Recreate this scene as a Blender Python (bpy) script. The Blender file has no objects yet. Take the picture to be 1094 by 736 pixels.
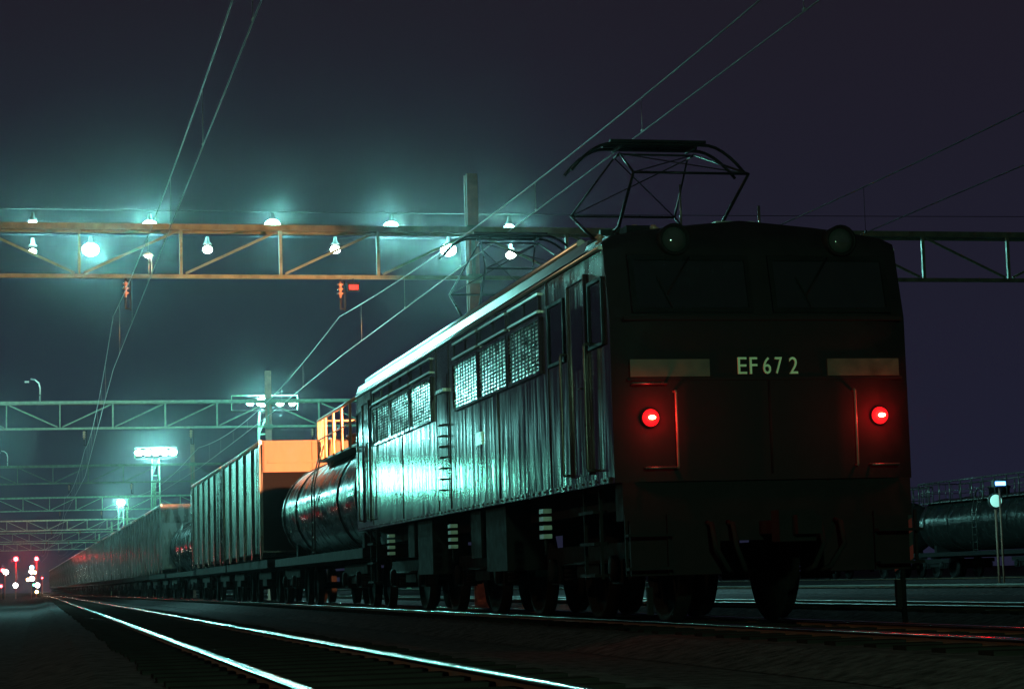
import bpy, math, random
from mathutils import Vector, Matrix

random.seed(7)
S = bpy.context.scene
COL = S.collection
PI = math.pi

# ------------------------------------------------------------------ camera
cam = bpy.data.objects.new('camera', bpy.data.cameras.new('camera'))
COL.objects.link(cam)
cam.data.sensor_width = 36
cam.data.lens = 36 * 2230 / 1094
cam.data.clip_end = 3000
cam.matrix_world = Matrix(((0.97523658, 0.00253545, -0.2211497, 0),
                           (-0.21940723, -0.11470002, -0.96886757, 0),
                           (-0.02782239, 0.99339694, -0.11130336, 0.46),
                           (0, 0, 0, 1)))
S.camera = cam

# ------------------------------------------------------------------ night sky
world = bpy.data.worlds.new('World')
S.world = world
world.use_nodes = True
nt = world.node_tree
nt.nodes.clear()
out = nt.nodes.new('ShaderNodeOutputWorld')
bg = nt.nodes.new('ShaderNodeBackground')
tc = nt.nodes.new('ShaderNodeTexCoord')
sx = nt.nodes.new('ShaderNodeSeparateXYZ')
mr = nt.nodes.new('ShaderNodeMapRange')
mr.inputs['From Min'].default_value = 0.0
mr.inputs['From Max'].default_value = 0.35
cr = nt.nodes.new('ShaderNodeValToRGB')
cr.color_ramp.elements[0].color = (0.0120, 0.0130, 0.0300, 1)
cr.color_ramp.elements[1].color = (0.0130, 0.0100, 0.0150, 1)
nt.links.new(tc.outputs['Generated'], sx.inputs[0])
nt.links.new(sx.outputs['Z'], mr.inputs['Value'])
nt.links.new(mr.outputs[0], cr.inputs[0])
nt.links.new(cr.outputs[0], bg.inputs['Color'])
bg.inputs['Strength'].default_value = 1.0
nt.links.new(bg.outputs[0], out.inputs[0])

S.view_settings.view_transform = 'Standard'
S.view_settings.look = 'None'
S.view_settings.exposure = 0
S.view_settings.gamma = 1
S.render.engine = 'CYCLES'
S.cycles.use_denoising = True
S.cycles.max_bounces = 6
S.cycles.diffuse_bounces = 2
S.cycles.glossy_bounces = 3
S.cycles.volume_bounces = 0
S.cycles.sample_clamp_indirect = 3
S.cycles.sample_clamp_direct = 0
S.cycles.denoising_input_passes = 'RGB_ALBEDO_NORMAL'
S.cycles.denoising_prefilter = 'ACCURATE'

MERC = (0.30, 1.0, 0.93)        # mercury vapour yard lamps
SODIUM = (1.0, 0.34, 0.13)

def point(name, loc, energy, color, radius, parent=None):
    l = bpy.data.lights.new(name, 'POINT')
    l.energy = energy
    l.color = color
    l.shadow_soft_size = radius
    o = bpy.data.objects.new(name, l)
    COL.objects.link(o)
    o.location = loc
    if parent:
        o.parent = parent
    return o

# yard lamps the picture does not reach but whose light it shows
P_SPAN = 7500
P_TOWER = 6500
point('yard_light', (-8.8, 112, 6.0), 1900, (.22, 1.0, .76), 0.7)
point('yard_light', (-8.0, 68, 12.2), 800, (.22, 1.0, .76), 0.25)
point('yard_light', (-11.8, 68, 12.2), 350, (.22, 1.0, .76), 0.25)
point('yard_light', (-2.9, 100, 7.5), 3500, MERC, 0.3)
point('yard_light', (3.0, -1.0, 4.2), 2900, (0.42, 1.0, 0.58), 0.3)
point('yard_light', (-16.0, 20.0, 9.0), 1500, (1.0, .70, .34), 0.3)

# ------------------------------------------------------------------ materials
MATS = {}

def mat(name, base=(.5, .5, .5), rough=.5, metal=0.0, spec=.5, var=.25, scale=6.0, stretch=(1, 1, 1),
        bump=0.0, bscale=20.0, bstretch=None, emit=None, estr=0.0, coat=0.0, rvar=.12):
    if name in MATS:
        return MATS[name]
    m = bpy.data.materials.new(name)
    m.use_nodes = True
    t = m.node_tree
    b = t.nodes['Principled BSDF']
    b.inputs['Metallic'].default_value = metal
    b.inputs['Specular IOR Level'].default_value = spec
    b.inputs['Coat Weight'].default_value = coat
    if emit:
        b.inputs['Emission Color'].default_value = (*emit, 1)
        b.inputs['Emission Strength'].default_value = estr
    co = t.nodes.new('ShaderNodeTexCoord')
    mp = t.nodes.new('ShaderNodeMapping')
    mp.inputs['Scale'].default_value = stretch
    t.links.new(co.outputs['Object'], mp.inputs[0])
    n = t.nodes.new('ShaderNodeTexNoise')
    n.inputs['Scale'].default_value = scale
    n.inputs['Detail'].default_value = 6
    t.links.new(mp.outputs[0], n.inputs['Vector'])
    r = t.nodes.new('ShaderNodeValToRGB')
    r.color_ramp.elements[0].position = .3
    r.color_ramp.elements[1].position = .7
    r.color_ramp.elements[0].color = (*[c * (1 - var) for c in base], 1)
    r.color_ramp.elements[1].color = (*[min(1, c * (1 + var)) for c in base], 1)
    t.links.new(n.outputs['Fac'], r.inputs[0])
    t.links.new(r.outputs[0], b.inputs['Base Color'])
    q = t.nodes.new('ShaderNodeMapRange')
    q.inputs['From Min'].default_value = .3
    q.inputs['From Max'].default_value = .7
    q.inputs['To Min'].default_value = max(.03, rough - rvar)
    q.inputs['To Max'].default_value = min(1, rough + rvar)
    t.links.new(n.outputs['Fac'], q.inputs['Value'])
    t.links.new(q.outputs[0], b.inputs['Roughness'])
    if bump:
        mp2 = t.nodes.new('ShaderNodeMapping')
        mp2.inputs['Scale'].default_value = bstretch or stretch
        t.links.new(co.outputs['Object'], mp2.inputs[0])
        n2 = t.nodes.new('ShaderNodeTexNoise')
        n2.inputs['Scale'].default_value = bscale
        n2.inputs['Detail'].default_value = 4
        t.links.new(mp2.outputs[0], n2.inputs['Vector'])
        bp = t.nodes.new('ShaderNodeBump')
        bp.inputs['Distance'].default_value = bump
        t.links.new(n2.outputs['Fac'], bp.inputs['Height'])
        t.links.new(bp.outputs[0], b.inputs['Normal'])
    MATS[name] = m
    return m

def glow(name, col, strength, base=(.6, .6, .6)):
    m = bpy.data.materials.new(name)
    m.use_nodes = True
    t = m.node_tree
    b = t.nodes['Principled BSDF']
    b.inputs['Base Color'].default_value = (*base, 1)
    b.inputs['Emission Color'].default_value = (*col, 1)
    b.inputs['Emission Strength'].default_value = strength
    m.cycles.emission_sampling = 'NONE'
    return m

M_BALLAST = mat('ballast_stone', (.050, .040, .043), .95, spec=0, var=.5, scale=9, bump=.05, bscale=22)
M_RAIL = mat('polished_rail_head', (.62, .60, .56), .16, metal=1, var=.12, scale=3, stretch=(1, .15, 1), rvar=.05)
M_RAILWEB = mat('rusty_rail_web', (.11, .055, .03), .8, var=.3)
M_RAILDULL = mat('dull_rail_head', (.06, .055, .05), .55, metal=1, var=.3, scale=2)
M_SLEEPER = mat('tarred_sleeper_wood', (.016, .013, .012), .95, spec=0, var=.4, scale=12, stretch=(.3, 3, 3))
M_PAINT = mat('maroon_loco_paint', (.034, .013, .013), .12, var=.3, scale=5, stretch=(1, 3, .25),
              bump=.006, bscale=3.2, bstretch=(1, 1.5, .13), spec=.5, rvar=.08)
M_FRONT = mat('maroon_front_paint', (.0115, .0088, .0100), .7, var=.25, scale=5, spec=.10)  # maroon front, its shade put into a darker colour than the sides
M_ROOF = mat('grey_roof_paint', (.22, .22, .21), .3, var=.3)
M_GUTTER = mat('worn_gutter_metal', (.62, .62, .60), .30, metal=.85, var=.08, scale=1.5, stretch=(1, .3, 1), rvar=.02)
M_LOUVRE = mat('bare_filter_metal', (.72, .72, .66), .27, metal=.9, var=.2, scale=10)
M_FRAME = mat('dark_frame_metal', (.007, .006, .0065), .6, var=.3, spec=.1)
M_UNDER = mat('grimy_underframe', (.009, .0075, .008), .8, var=.4, scale=8, spec=.12)
M_HANDRAIL = mat('handrail_steel', (.07, .065, .06), .3, metal=.5, var=.2)
M_GLASS = mat('dark_window_glass', (.012, .013, .015), .06, var=.1, spec=.5, rvar=.02)
M_BAND = mat('tarnished_cream_band', (.050, .048, .028), .5, var=.3, scale=7)  # cream band in a much darker tone
M_LETTER = mat('pale_cream_lettering', (.60, .90, .58), .45, var=.1, scale=9)  # green lamplight mixed into the cream of the letters
M_RUBBER = mat('black_rubber_hose', (.010, .010, .010), .9, spec=.1)
M_GANTRY = mat('rusty_gantry_steel', (.085, .125, .085), .55, metal=.1, var=.35, scale=5, spec=.4)  # base tinted green to turn the orange lamplight on it olive
M_GANTRY2 = mat('grey_green_gantry_steel', (.28, .48, .30), .5, metal=.1, var=.35, scale=5, spec=.4)  # brighter green copy: lamplight on far gantries and towers put into its colour
M_MAST = mat('reddish_mast_steel', (.20, .10, .07), .6, var=.3)
M_PORC = mat('glazed_insulator', (.28, .16, .11), .12, var=.15, spec=.7, rvar=.04)
M_PORCW = mat('white_porcelain', (.62, .60, .55), .12, var=.1, spec=.6, rvar=.04)
M_WIRE = mat('copper_wire', (.19, .18, .16), .38, metal=1, var=.1, rvar=.02)
M_PANTO = mat('pantograph_tube', (.009, .009, .010), .35, var=.2, spec=.12)
M_HOPPER = mat('grimy_hopper_steel', (.034, .026, .023), .27, var=.4, scale=4, stretch=(1, 3, .3), bump=.014,
               bscale=2.4, bstretch=(1, 1.6, .16), spec=.7)
M_WTRIM = mat('worn_wagon_rim', (.62, .62, .58), .34, metal=.9, var=.3)
M_ENDWALL = mat('buff_end_wall', (.46, .27, .19), .6, var=.2, scale=3, stretch=(1, 1, .4))  # lamp-facing end, sodium warmth put into the wall's own colour
M_TANK = mat('black_tank_paint', (.011, .011, .011), .22, var=.3, scale=3, spec=.06, bump=.014, bscale=2.6, rvar=.12)
M_WALK = mat('pale_walkway_steel', (.60, .38, .24), .45, var=.2)  # orange of the sodium lamp put into the steel colour
M_LAMPBODY = mat('lamp_housing_metal', (.05, .05, .05), .5)
M_RED = mat('red_stripe_paint', (.42, .03, .03), .5)
M_BLACK = mat('black_stripe_paint', (.02, .02, .02), .5)
G_MERC = glow('lit_mercury_bulb', (.45, 1.0, .95), 40)
G_MERCWARM = glow('lit_white_bulb', (.85, 1.0, .88), 20)
G_ORANGE = glow('lit_sodium_bulb', (1, .45, .12), 14)
G_RED = glow('lit_red_lens', (1, .008, .012), 1.5, (.3, .01, .01))
G_REDSIG = glow('lit_red_signal_lens', (1, .04, .05), 26)
G_CORE = glow('lit_tail_bulb', (1, .62, .22), 22)
G_WHITE = glow('lit_white_lens', (1, .95, .85), 40)
G_YELLOW = glow('lit_yellow_lens', (1, .62, .22), 22)
G_BLUE = glow('lit_blue_lens', (.10, .35, 1.0), 9)
G_CYAN = glow('lit_cyan_lens', (.35, .85, 1.0), 30)
G_GREEN = glow('lit_green_lens', (.1, 1.0, .45), 14)

# ------------------------------------------------------------------ mesh helpers
class MB:
    def __init__(s):
        s.v = []; s.f = []; s.sm = []

    def quad(s, pts, smooth=False):
        i = len(s.v)
        s.v += [tuple(p) for p in pts]
        s.f.append(tuple(range(i, i + len(pts))))
        s.sm.append(smooth)
        return s

    def box(s, x0, x1, y0, y1, z0, z1, rot=None):
        i = len(s.v)
        p = [(x0, y0, z0), (x1, y0, z0), (x1, y1, z0), (x0, y1, z0), (x0, y0, z1), (x1, y0, z1), (x1, y1, z1), (x0, y1, z1)]
        if rot:
            p = [tuple(rot @ Vector(q)) for q in p]
        s.v += p
        for f in ((0, 3, 2, 1), (4, 5, 6, 7), (0, 1, 5, 4), (1, 2, 6, 5), (2, 3, 7, 6), (3, 0, 4, 7)):
            s.f.append(tuple(i + k for k in f)); s.sm.append(False)
        return s

    def bar(s, a, b, w, h=None, up=(0, 0, 1)):
        """a square bar from a to b"""
        h = h or w
        a = Vector(a); b = Vector(b); d = (b - a)
        L = d.length; d.normalize()
        u = Vector(up)
        if abs(d.dot(u)) > .98:
            u = Vector((0, 1, 0))
        x = d.cross(u).normalized(); u = x.cross(d)
        i = len(s.v)
        for p in (a, b):
            for sx_, su in ((-1, -1), (1, -1), (1, 1), (-1, 1)):
                s.v.append(tuple(p + x * (sx_ * w / 2) + u * (su * h / 2)))
        for f in ((0, 1, 2, 3), (7, 6, 5, 4), (0, 4, 5, 1), (1, 5, 6, 2), (2, 6, 7, 3), (3, 7, 4, 0)):
            s.f.append(tuple(i + k for k in f)); s.sm.append(False)
        return s

    def tube(s, pts, r, n=8, cap=True):
        pts = [Vector(p) for p in pts]
        rr = r if isinstance(r, (list, tuple)) else [r] * len(pts)
        base = len(s.v)
        ref = None
        for k, p in enumerate(pts):
            if k == 0: d = pts[1] - p
            elif k == len(pts) - 1: d = p - pts[k - 1]
            else: d = (pts[k + 1] - p).normalized() + (p - pts[k - 1]).normalized()
            if d.length < 1e-9: d = pts[-1] - pts[0]
            d.normalize()
            if ref is None:
                ref = Vector((0, 0, 1)) if abs(d.z) < .9 else Vector((1, 0, 0))
            x = d.cross(ref)
            if x.length < 1e-4:
                x = d.cross(Vector((0, 1, 0)))
            x.normalize(); u = x.cross(d).normalized(); ref = u
            for j in range(n):
                a = 2 * PI * j / n
                s.v.append(tuple(p + x * (math.cos(a) * rr[k]) + u * (math.sin(a) * rr[k])))
        for k in range(len(pts) - 1):
            for j in range(n):
                a = base + k * n + j; b = base + k * n + (j + 1) % n
                s.f.append((a, b, b + n, a + n)); s.sm.append(True)
        if cap:
            s.f.append(tuple(base + j for j in range(n))[::-1]); s.sm.append(False)
            e = base + (len(pts) - 1) * n
            s.f.append(tuple(e + j for j in range(n))); s.sm.append(False)
        return s

    def lathe(s, prof, n=16, axis='Z', o=(0, 0, 0), cap=True):
        """prof: (radius, height along axis)"""
        base = len(s.v)
        for r, h in prof:
            for j in range(n):
                a = 2 * PI * j / n
                c, d = r * math.cos(a), r * math.sin(a)
                p = {'Z': (c, d, h), 'Y': (c, h, d), 'X': (h, c, d)}[axis]
                s.v.append((p[0] + o[0], p[1] + o[1], p[2] + o[2]))
        for k in range(len(prof) - 1):
            for j in range(n):
                a = base + k * n + j; b = base + k * n + (j + 1) % n
                s.f.append((a, b, b + n, a + n)); s.sm.append(True)
        if not cap:
            return s
        s.f.append(tuple(base + j for j in range(n))[::-1]); s.sm.append(False)
        e = base + (len(prof) - 1) * n
        s.f.append(tuple(e + j for j in range(n))); s.sm.append(False)
        return s

    def ball(s, o, r, n=12, m=7, sz=1.0):
        prof = [(max(1e-4, r * math.sin(PI * k / m)), -r * sz * math.cos(PI * k / m)) for k in range(m + 1)]
        return s.lathe(prof, n, 'Z', o)

    def build(s, name, m, parent=None, loc=(0, 0, 0)):
        me = bpy.data.meshes.new(name)
        me.from_pydata(s.v, [], s.f)
        me.polygons.foreach_set('use_smooth', s.sm)
        me.materials.append(m)
        me.update()
        import bmesh
        bm = bmesh.new(); bm.from_mesh(me)
        bmesh.ops.recalc_face_normals(bm, faces=bm.faces)
        bm.to_mesh(me); bm.free()
        o = bpy.data.objects.new(name, me)
        COL.objects.link(o)
        o.location = loc
        if parent:
            o.parent = parent
        return o

def empty(name, loc=(0, 0, 0), rz=0):
    o = bpy.data.objects.new(name, None)
    COL.objects.link(o)
    o.location = loc
    o.rotation_euler = (0, 0, rz)
    o.empty_display_size = .3
    return o

def tag(o, label=None, cat=None, group=None, kind=None):
    if label: o['label'] = label
    if cat: o['category'] = cat
    if group: o['group'] = group
    if kind: o['kind'] = kind
    return o

def copy_tree(o, parent=None):
    c = o.copy()
    COL.objects.link(c)
    if parent:
        c.parent = parent
    for ch in list(o.children):
        copy_tree(ch, c)
    return c

# track geometry: straight near the camera, easing left far away
def bend(y, y0, k):
    return -k * max(0.0, y - y0) * (1 - math.exp(-max(0.0, y - y0) / 40.0))

def train_x(y):
    return 6.57 + bend(y, 52, .0115)

def left_x(y):
    return 1.70 + bend(y, 140, .006)

# ------------------------------------------------------------------ ground
g = MB()
g.quad([(-900, -300, -.21), (900, -300, -.21), (900, 2400, -.21), (-900, 2400, -.21)])
tag(g.build('ground', M_BALLAST), kind='structure')

def bed(xf, y0, y1, step, name='ballast_bed'):
    b = MB()
    ys = [y0 + i * step for i in range(int((y1 - y0) / step) + 1)]
    prof = [(-1.9, -.205), (-1.35, -.075), (1.35, -.075), (1.9, -.205)]
    for a, c in zip(ys, ys[1:]):
        for (x0, z0), (x1, z1) in zip(prof, prof[1:]):
            b.quad([(xf(a) + x0, a, z0), (xf(a) + x1, a, z1), (xf(c) + x1, c, z1), (xf(c) + x0, c, z0)])
    tag(b.build(name, M_BALLAST), kind='structure')

# ------------------------------------------------------------------ tracks
def rail_mb(xf, off, ys, top=True):
    """head: a slightly crowned running surface; web: below"""
    b = MB()
    if top:
        prof = [(-.034, -.022), (-.034, -.006), (-.026, -.0015), (-.010, 0), (.010, 0), (.026, -.0015), (.034, -.006), (.034, -.022)]
    else:
        prof = [(-.060, -.145), (-.060, -.133), (-.009, -.120), (-.009, -.023), (.009, -.023), (.009, -.120), (.060, -.133), (.060, -.145)]
    n = len(prof)
    for y in ys:
        for x, z in prof:
            b.v.append((xf(y) + off + x, y, z))
    for k in range(len(ys) - 1):
        for j in range(n):
            a = k * n + j; c = k * n + (j + 1) % n
            b.f.append((a, c, c + n, a + n)); b.sm.append(top and j < n - 1)
    return b

def railway(xf, label, y0, y1, nsleep, head, group='tracks across the yard'):
    t = empty('railway_track', (0, 0, 0))
    tag(t, label, 'railway track', group)
    ys = [y0]
    while ys[-1] < y1:
        ys.append(ys[-1] + (4 if ys[-1] < 160 else 12))
    for s in (-1, 1):
        r = rail_mb(xf, s * .5335, ys, False).build('rail', M_RAILWEB, t)
        rail_mb(xf, s * .5335, ys, True).build('rail_head', head, r)
    proto = None
    y = max(y0, 3.0)
    for i in range(nsleep):
        if proto is None:
            proto = MB().box(-1.05, 1.05, -.11, .11, -.19, -.048).build('sleeper', M_SLEEPER, t)
            o = proto
        else:
            o = proto.copy(); COL.objects.link(o); o.parent = t
        o.location = (xf(y) + random.uniform(-.03, .03), y, random.uniform(-.004, .002))
        o.rotation_euler = (0, 0, random.uniform(-.015, .015))
        y += .62
    if y < y1:
        b = MB()
        while y < min(y1, 200):
            b.box(xf(y) - 1.05, xf(y) + 1.05, y - .11, y + .11, -.19, -.05)
            y += .62
        tag(b.build('sleeper', M_SLEEPER, t), kind='stuff')
    return t

third_x = lambda y: 11.3
fourth_x = lambda y: 22.9
far_x = lambda y: 37.9
for xf in (left_x, train_x, third_x, fourth_x, far_x):
    bed(xf, -30 if xf is left_x else 0, 420, 10)
railway(left_x, 'empty railway track with two bright shining rails left of the train', -30, 600, 100, M_RAIL)
railway(train_x, 'railway track carrying the locomotive and its freight wagons', 2, 480, 50, M_RAIL)
railway(third_x, 'dim railway track just right of the locomotive', 2, 420, 40, M_RAILDULL)
railway(fourth_x, 'dim railway track between the locomotive and the parked tank wagons at right', 20, 420, 0, M_RAILDULL)
railway(far_x, 'railway track under the tank wagons parked at far right', 50, 300, 0, M_RAILDULL)

# ------------------------------------------------------------------ overhead gantries
GY = [45, 88, 133, 178, 235, 285, 345]
UP = [-7.75 + 2.15 * k for k in range(20)]      # uprights
def gantry(y, label, m, steel):
    t = empty('overhead_gantry', (0, y, 0))
    tag(t, label, 'gantry', 'gantries spanning the tracks')
    zb, zt = 7.12, 8.20
    xr = UP[-1]
    MB().bar((UP[0] - .3, 0, zt), (xr, 0, zt), .10, .13).bar((UP[0] - .3, .55, zt), (xr, .55, zt), .08, .10).build('top_chord', m, t)
    MB().bar((UP[0] - .3, 0, zb), (xr, 0, zb), .09, .085).build('bottom_chord', m, t)
    for k, x in enumerate(UP):
        MB().bar((x, 0, zb + .044), (x, 0, zt - .067), .07 if x > 2 else .05).build('upright', m, t)
        if k == len(UP) - 1:
            continue
        c = x + 1.075
        centre_left = c < .85 or 9.45 < c < 22.35
        a, b = ((x + .1, 0, zt - .10), (x + 2.05, 0, zb + .07)) if centre_left else ((x + .1, 0, zb + .07), (x + 2.05, 0, zt - .10))
        MB().bar(a, b, .045, .05).build('diagonal', m, t)
    MB().tube([(x_, .27, zt - .02) for x_ in (UP[0], xr)], .02, 6).build('stay_rod', m, t)
    for x, top in ((-7.75, 9.3), (9.48, 9.5), (31.0, 9.3)):
        ms = MB().box(x - .125, x + .125, .12, .16, -.2, top).box(x - .125, x + .125, .36, .40, -.2, top).box(x - .02, x + .02, .161, .359, -.2, top)
        ms.box(x - .2, x + .2, .06, .46, -.22, -.1)
        mst = ms.build('mast', M_MAST if m is M_GANTRY else m, t)
        MB().box(x - .16, x + .16, .06, .119, zb - .1, zb + .1).box(x - .16, x + .16, .06, .119, zt - .12, zt + .12).build('bracket', m, mst)
    for x in (left_x(y) + .12, train_x(y) - .12, 11.3):
        ins = MB()
        prof = [(.02, 0)]
        for q in range(3):
            prof += [(.03, -.10 * q - .03), (.085, -.10 * q - .06), (.03, -.10 * q - .09)]
        prof.append((.02, -.36))
        ins.lathe(prof, 10, 'Z', (x, 0, zb - .10))
        h = ins.build('insulator', M_PORC, t)
        MB().bar((x, 0, zb - .044), (x, 0, zb - .101), .05).bar((x + .1, 0, zb - .101), (x + .1, 0, zb - .74), .03).bar((x, 0, zb - .094), (x + .115, 0, zb - .094), .03).bar((x, 0, zb - .70), (x + .115, 0, zb - .70), .03).bar((x, 0, zb - .461), (x, 0, zb - .715), .04).build('hanger', M_UNDER, h)
    return t

glabels = ['nearest rusty brown truss gantry crossing above the locomotive',
           'second truss gantry, brown, above the dark tank wagon row',
           'third truss gantry, thin and dim, just below the cluster of five lamps',
           'fourth truss gantry, pale green, nearest of the green ones',
           'fifth truss gantry, pale green, second of the green ones',
           'sixth truss gantry, low above the far red signals',
           'farthest and smallest truss gantry, deep in the yard']
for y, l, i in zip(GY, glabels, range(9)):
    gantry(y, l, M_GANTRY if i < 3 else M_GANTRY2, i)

# crook arms and bracket lamp on the gantries
def crook(loc, label, sc=1.0):
    b = MB().tube([(0, 0, 0), (0, 0, .55 * sc), (-.05 * sc, 0, .75 * sc), (-.2 * sc, 0, .88 * sc), (-.38 * sc, 0, .92 * sc)], .03, 8)
    t = empty('feeder_crook', loc)
    b.build('arm', M_WTRIM, t)
    p = [(.02, 0), (.05, .03), (.02, .06), (.05, .09), (.02, .12), (.05, .15), (.02, .18)]
    MB().lathe(p, 8, 'X', (-.62 * sc, 0, .80 * sc)).build('insulator', M_PORCW, t)
    tag(t, label, 'feeder arm', 'crooked feeder arms on the gantries')
crook((.05, 88, 8.27), 'curved feeder arm with white insulator standing on the second gantry')
crook((-1.9, 133, 8.27), 'curved feeder arm with white insulator standing on the third gantry')

def yard_lamp(loc, label, group, energy, gm=None, r=.20, hood=True, color=MERC, lr=.25, name='yard_lamp', cat='lamp'):
    t = empty(name, loc)
    tag(t, label, cat, group)
    MB().ball((0, 0, 0), r, 14, 10, .8).build('bulb', gm or G_MERC, t)
    if hood:
        MB().lathe([(.02, .44), (.05, .42), (.07, .26), (.14, .19), (.15, .17), (.12, .18)], 12).build('shade', M_LAMPBODY, t)
    if energy:
        point('lamp_light', (0, 0, 0), energy, color, r * 1.25, t)
    return t

KD = .81
GRP_A = 'mercury lamps strung high across the yard'
rowA = [(-.22, 14.91), (4.37, 14.92), (9.30, 15.01), (14.2, 14.98), (19.19, 14.95)]
nA = ['above the left end of the nearest gantry', 'haloed, over the wire crossing the nearest gantry', 'haloed, above the third upright of the nearest gantry',
      'starry, left of the mast top', 'right of the mast, over the pantograph']
pA = [.5, 1.4, 1.0, 1.1, .7]
for (x, z), n, p in zip(rowA, nA, pA):
    yard_lamp((x * KD, 84 * KD, .46 + (z - .46) * KD), 'mercury lamp in the upper row, ' + n, GRP_A, P_SPAN * p, r=.20 if p < 1 else .26)
rowB = [(-.22, 13.90, .20, .12, 'below the first halo at left'), (2.04, 13.99, 1.3, .27, 'the brightest star at left'),
        (6.68, 14.03, .35, .16, 'small, between the second and third uprights'), (11.89, 14.07, .35, .17, 'small, on a diagonal of the nearest gantry'),
        (16.62, 14.10, 1.2, .27, 'the bright star left of the mast'), (19.28, 13.89, .35, .17, 'small, behind the rear pantograph')]
for x, z, p, r, n in rowB:
    yard_lamp((x * KD, 84.2 * KD, .46 + (z - .46) * KD), 'mercury lamp in the lower row, ' + n, GRP_A, P_SPAN * p if p > .9 else 0, r=r, gm=G_MERC if p > .9 else G_MERCWARM)
for z, y, n in ((12.70, 84 * KD, 'upper'), (11.88, 84.2 * KD, 'lower')):
    b = MB()
    pts = [(-30 + 4 * k, y, z + .9 * ((k - 9) / 9.0) ** 2 * 0.25) for k in range(19)]
    b.tube(pts, .012, 5)
    tag(b.build('span_wire', M_FRAME), n + ' span wire holding a row of mercury lamps', 'wire', 'span wires')

t = empty('bracket_lamp', (2.33, 44.8, 7.165))
tag(t, 'small shaded lamp on a short post standing on the nearest gantry', 'lamp')
MB().tube([(.03, 0, 0), (.03, 0, .36)], .012, 6).tube([(-.03, 0, 0), (-.03, 0, .36)], .012, 6).build('post', M_WTRIM, t)
MB().lathe([(.03, .46), (.10, .41), (.13, .37), (.10, .38)], 12, 'Z', (-.05, 0, 0)).build('shade', M_PORCW, t)
MB().ball((-.05, 0, .37), .07, 10, 6, .6).build('bulb', G_MERCWARM, t)

t = empty('red_lamp', (6.72, 44.9, 6.86))
tag(t, 'small red lamp hanging under the nearest gantry beside an insulator', 'lamp')
MB().tube([(0, 0, .12), (0, 0, .217)], .012, 6).build('stem', M_UNDER, t)
MB().box(-.13, .13, -.05, .07, -.06, .119).build('housing', M_UNDER, t)
MB().box(-.10, .10, -.08, -.051, -.03, .07).build('lens', G_RED, t)

# lighting towers
def tower(x, y, ztop, lamps, tlabel, energy, r, which):
    t = empty('lighting_tower', (x, y, -.2))
    tag(t, tlabel, 'lighting tower', 'lattice lighting towers beyond the wagons')
    H = ztop + .2 - .5
    leg = []
    for sx_ in (-1, 1):
        for sy in (-1, 1):
            MB().bar((sx_ * .7, sy * .7, 0), (sx_ * .35, sy * .35, H), .09).build('leg', M_GANTRY2, t)
    n = 8
    for k in range(n):
        z0, z1 = H * k / n, H * (k + 1) / n
        w0, w1 = .7 - .35 * k / n, .7 - .35 * (k + 1) / n
        b = MB()
        for s in (-1, 1):
            b.bar((-w0, s * w0, z0), (w1, s * w1, z1), .04)
            b.bar((s * w0, -w0, z0), (s * w1, w1, z1), .04)
            b.bar((-w1, s * w1, z1), (w1, s * w1, z1), .04)
            b.bar((s * w1, -w1, z1), (s * w1, w1, z1), .04)
        b.build('lattice_bracing', M_GANTRY2, t)
    xs = [l[0] - x for l in lamps]
    w = max(abs(min(xs)), abs(max(xs)), .6) + .4
    MB().box(-w, w, -.5, .5, H + .001, H + .06).build('platform', M_UNDER, t)
    MB().bar((-w, -.5, H + 1.1), (w, -.5, H + 1.1), .04).bar((-w, -.5, H + .06), (-w, -.5, H + 1.1), .04).bar((w, -.5, H + .06), (w, -.5, H + 1.1), .04).build('railing', M_GANTRY2, t)
    for lx, lz, p, rr, gm, n_ in lamps:
        yard_lamp((lx, y - .8, lz), n_, 'floodlights of the ' + which + ' lighting tower', energy * p, r=rr, gm=gm, hood=False,
                  lr=rr * 1.3, name='floodlight', cat='floodlight')
tower(15.8, 150, 13.4, [(14.73, 13.47, 0, .28, G_MERC, 'starry floodlight left of the brightest above the orange railing tank wagon'),
                        (15.60, 13.50, 1.5, .42, G_MERC, 'brightest starry floodlight, second from left above the orange lit end wall'),
                        (16.88, 13.39, 0, .26, G_MERCWARM, 'plain white floodlight, third from left, right of the two starry ones'),
                        (17.76, 13.38, .5, .24, G_MERCWARM, 'warm white floodlight at the right end of the nearest tower')],
      'nearest lattice lighting tower rising behind the orange lit wagon end', P_TOWER, .3, 'nearest')
tower(12.1, 225, 14.7, [(10.32 + .89 * k, 14.78, 2.0 if k in (1, 3) else 0, .42, G_MERC, s + ' of five floodlights in a glaring row beneath the second gantry')
                        for k, s in enumerate(('leftmost', 'second from left', 'middle', 'second from right', 'rightmost'))],
      'middle lattice lighting tower carrying five glaring lamps in a row', P_TOWER, .4, 'middle')
tower(12.36, 330, 13.8, [(12.36, 13.82, 2.2, .62, G_MERC, 'single starry floodlight far off above the ribbed wagons')],
      'farthest lattice lighting tower carrying one starry lamp', P_TOWER, .6, 'farthest')

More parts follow.
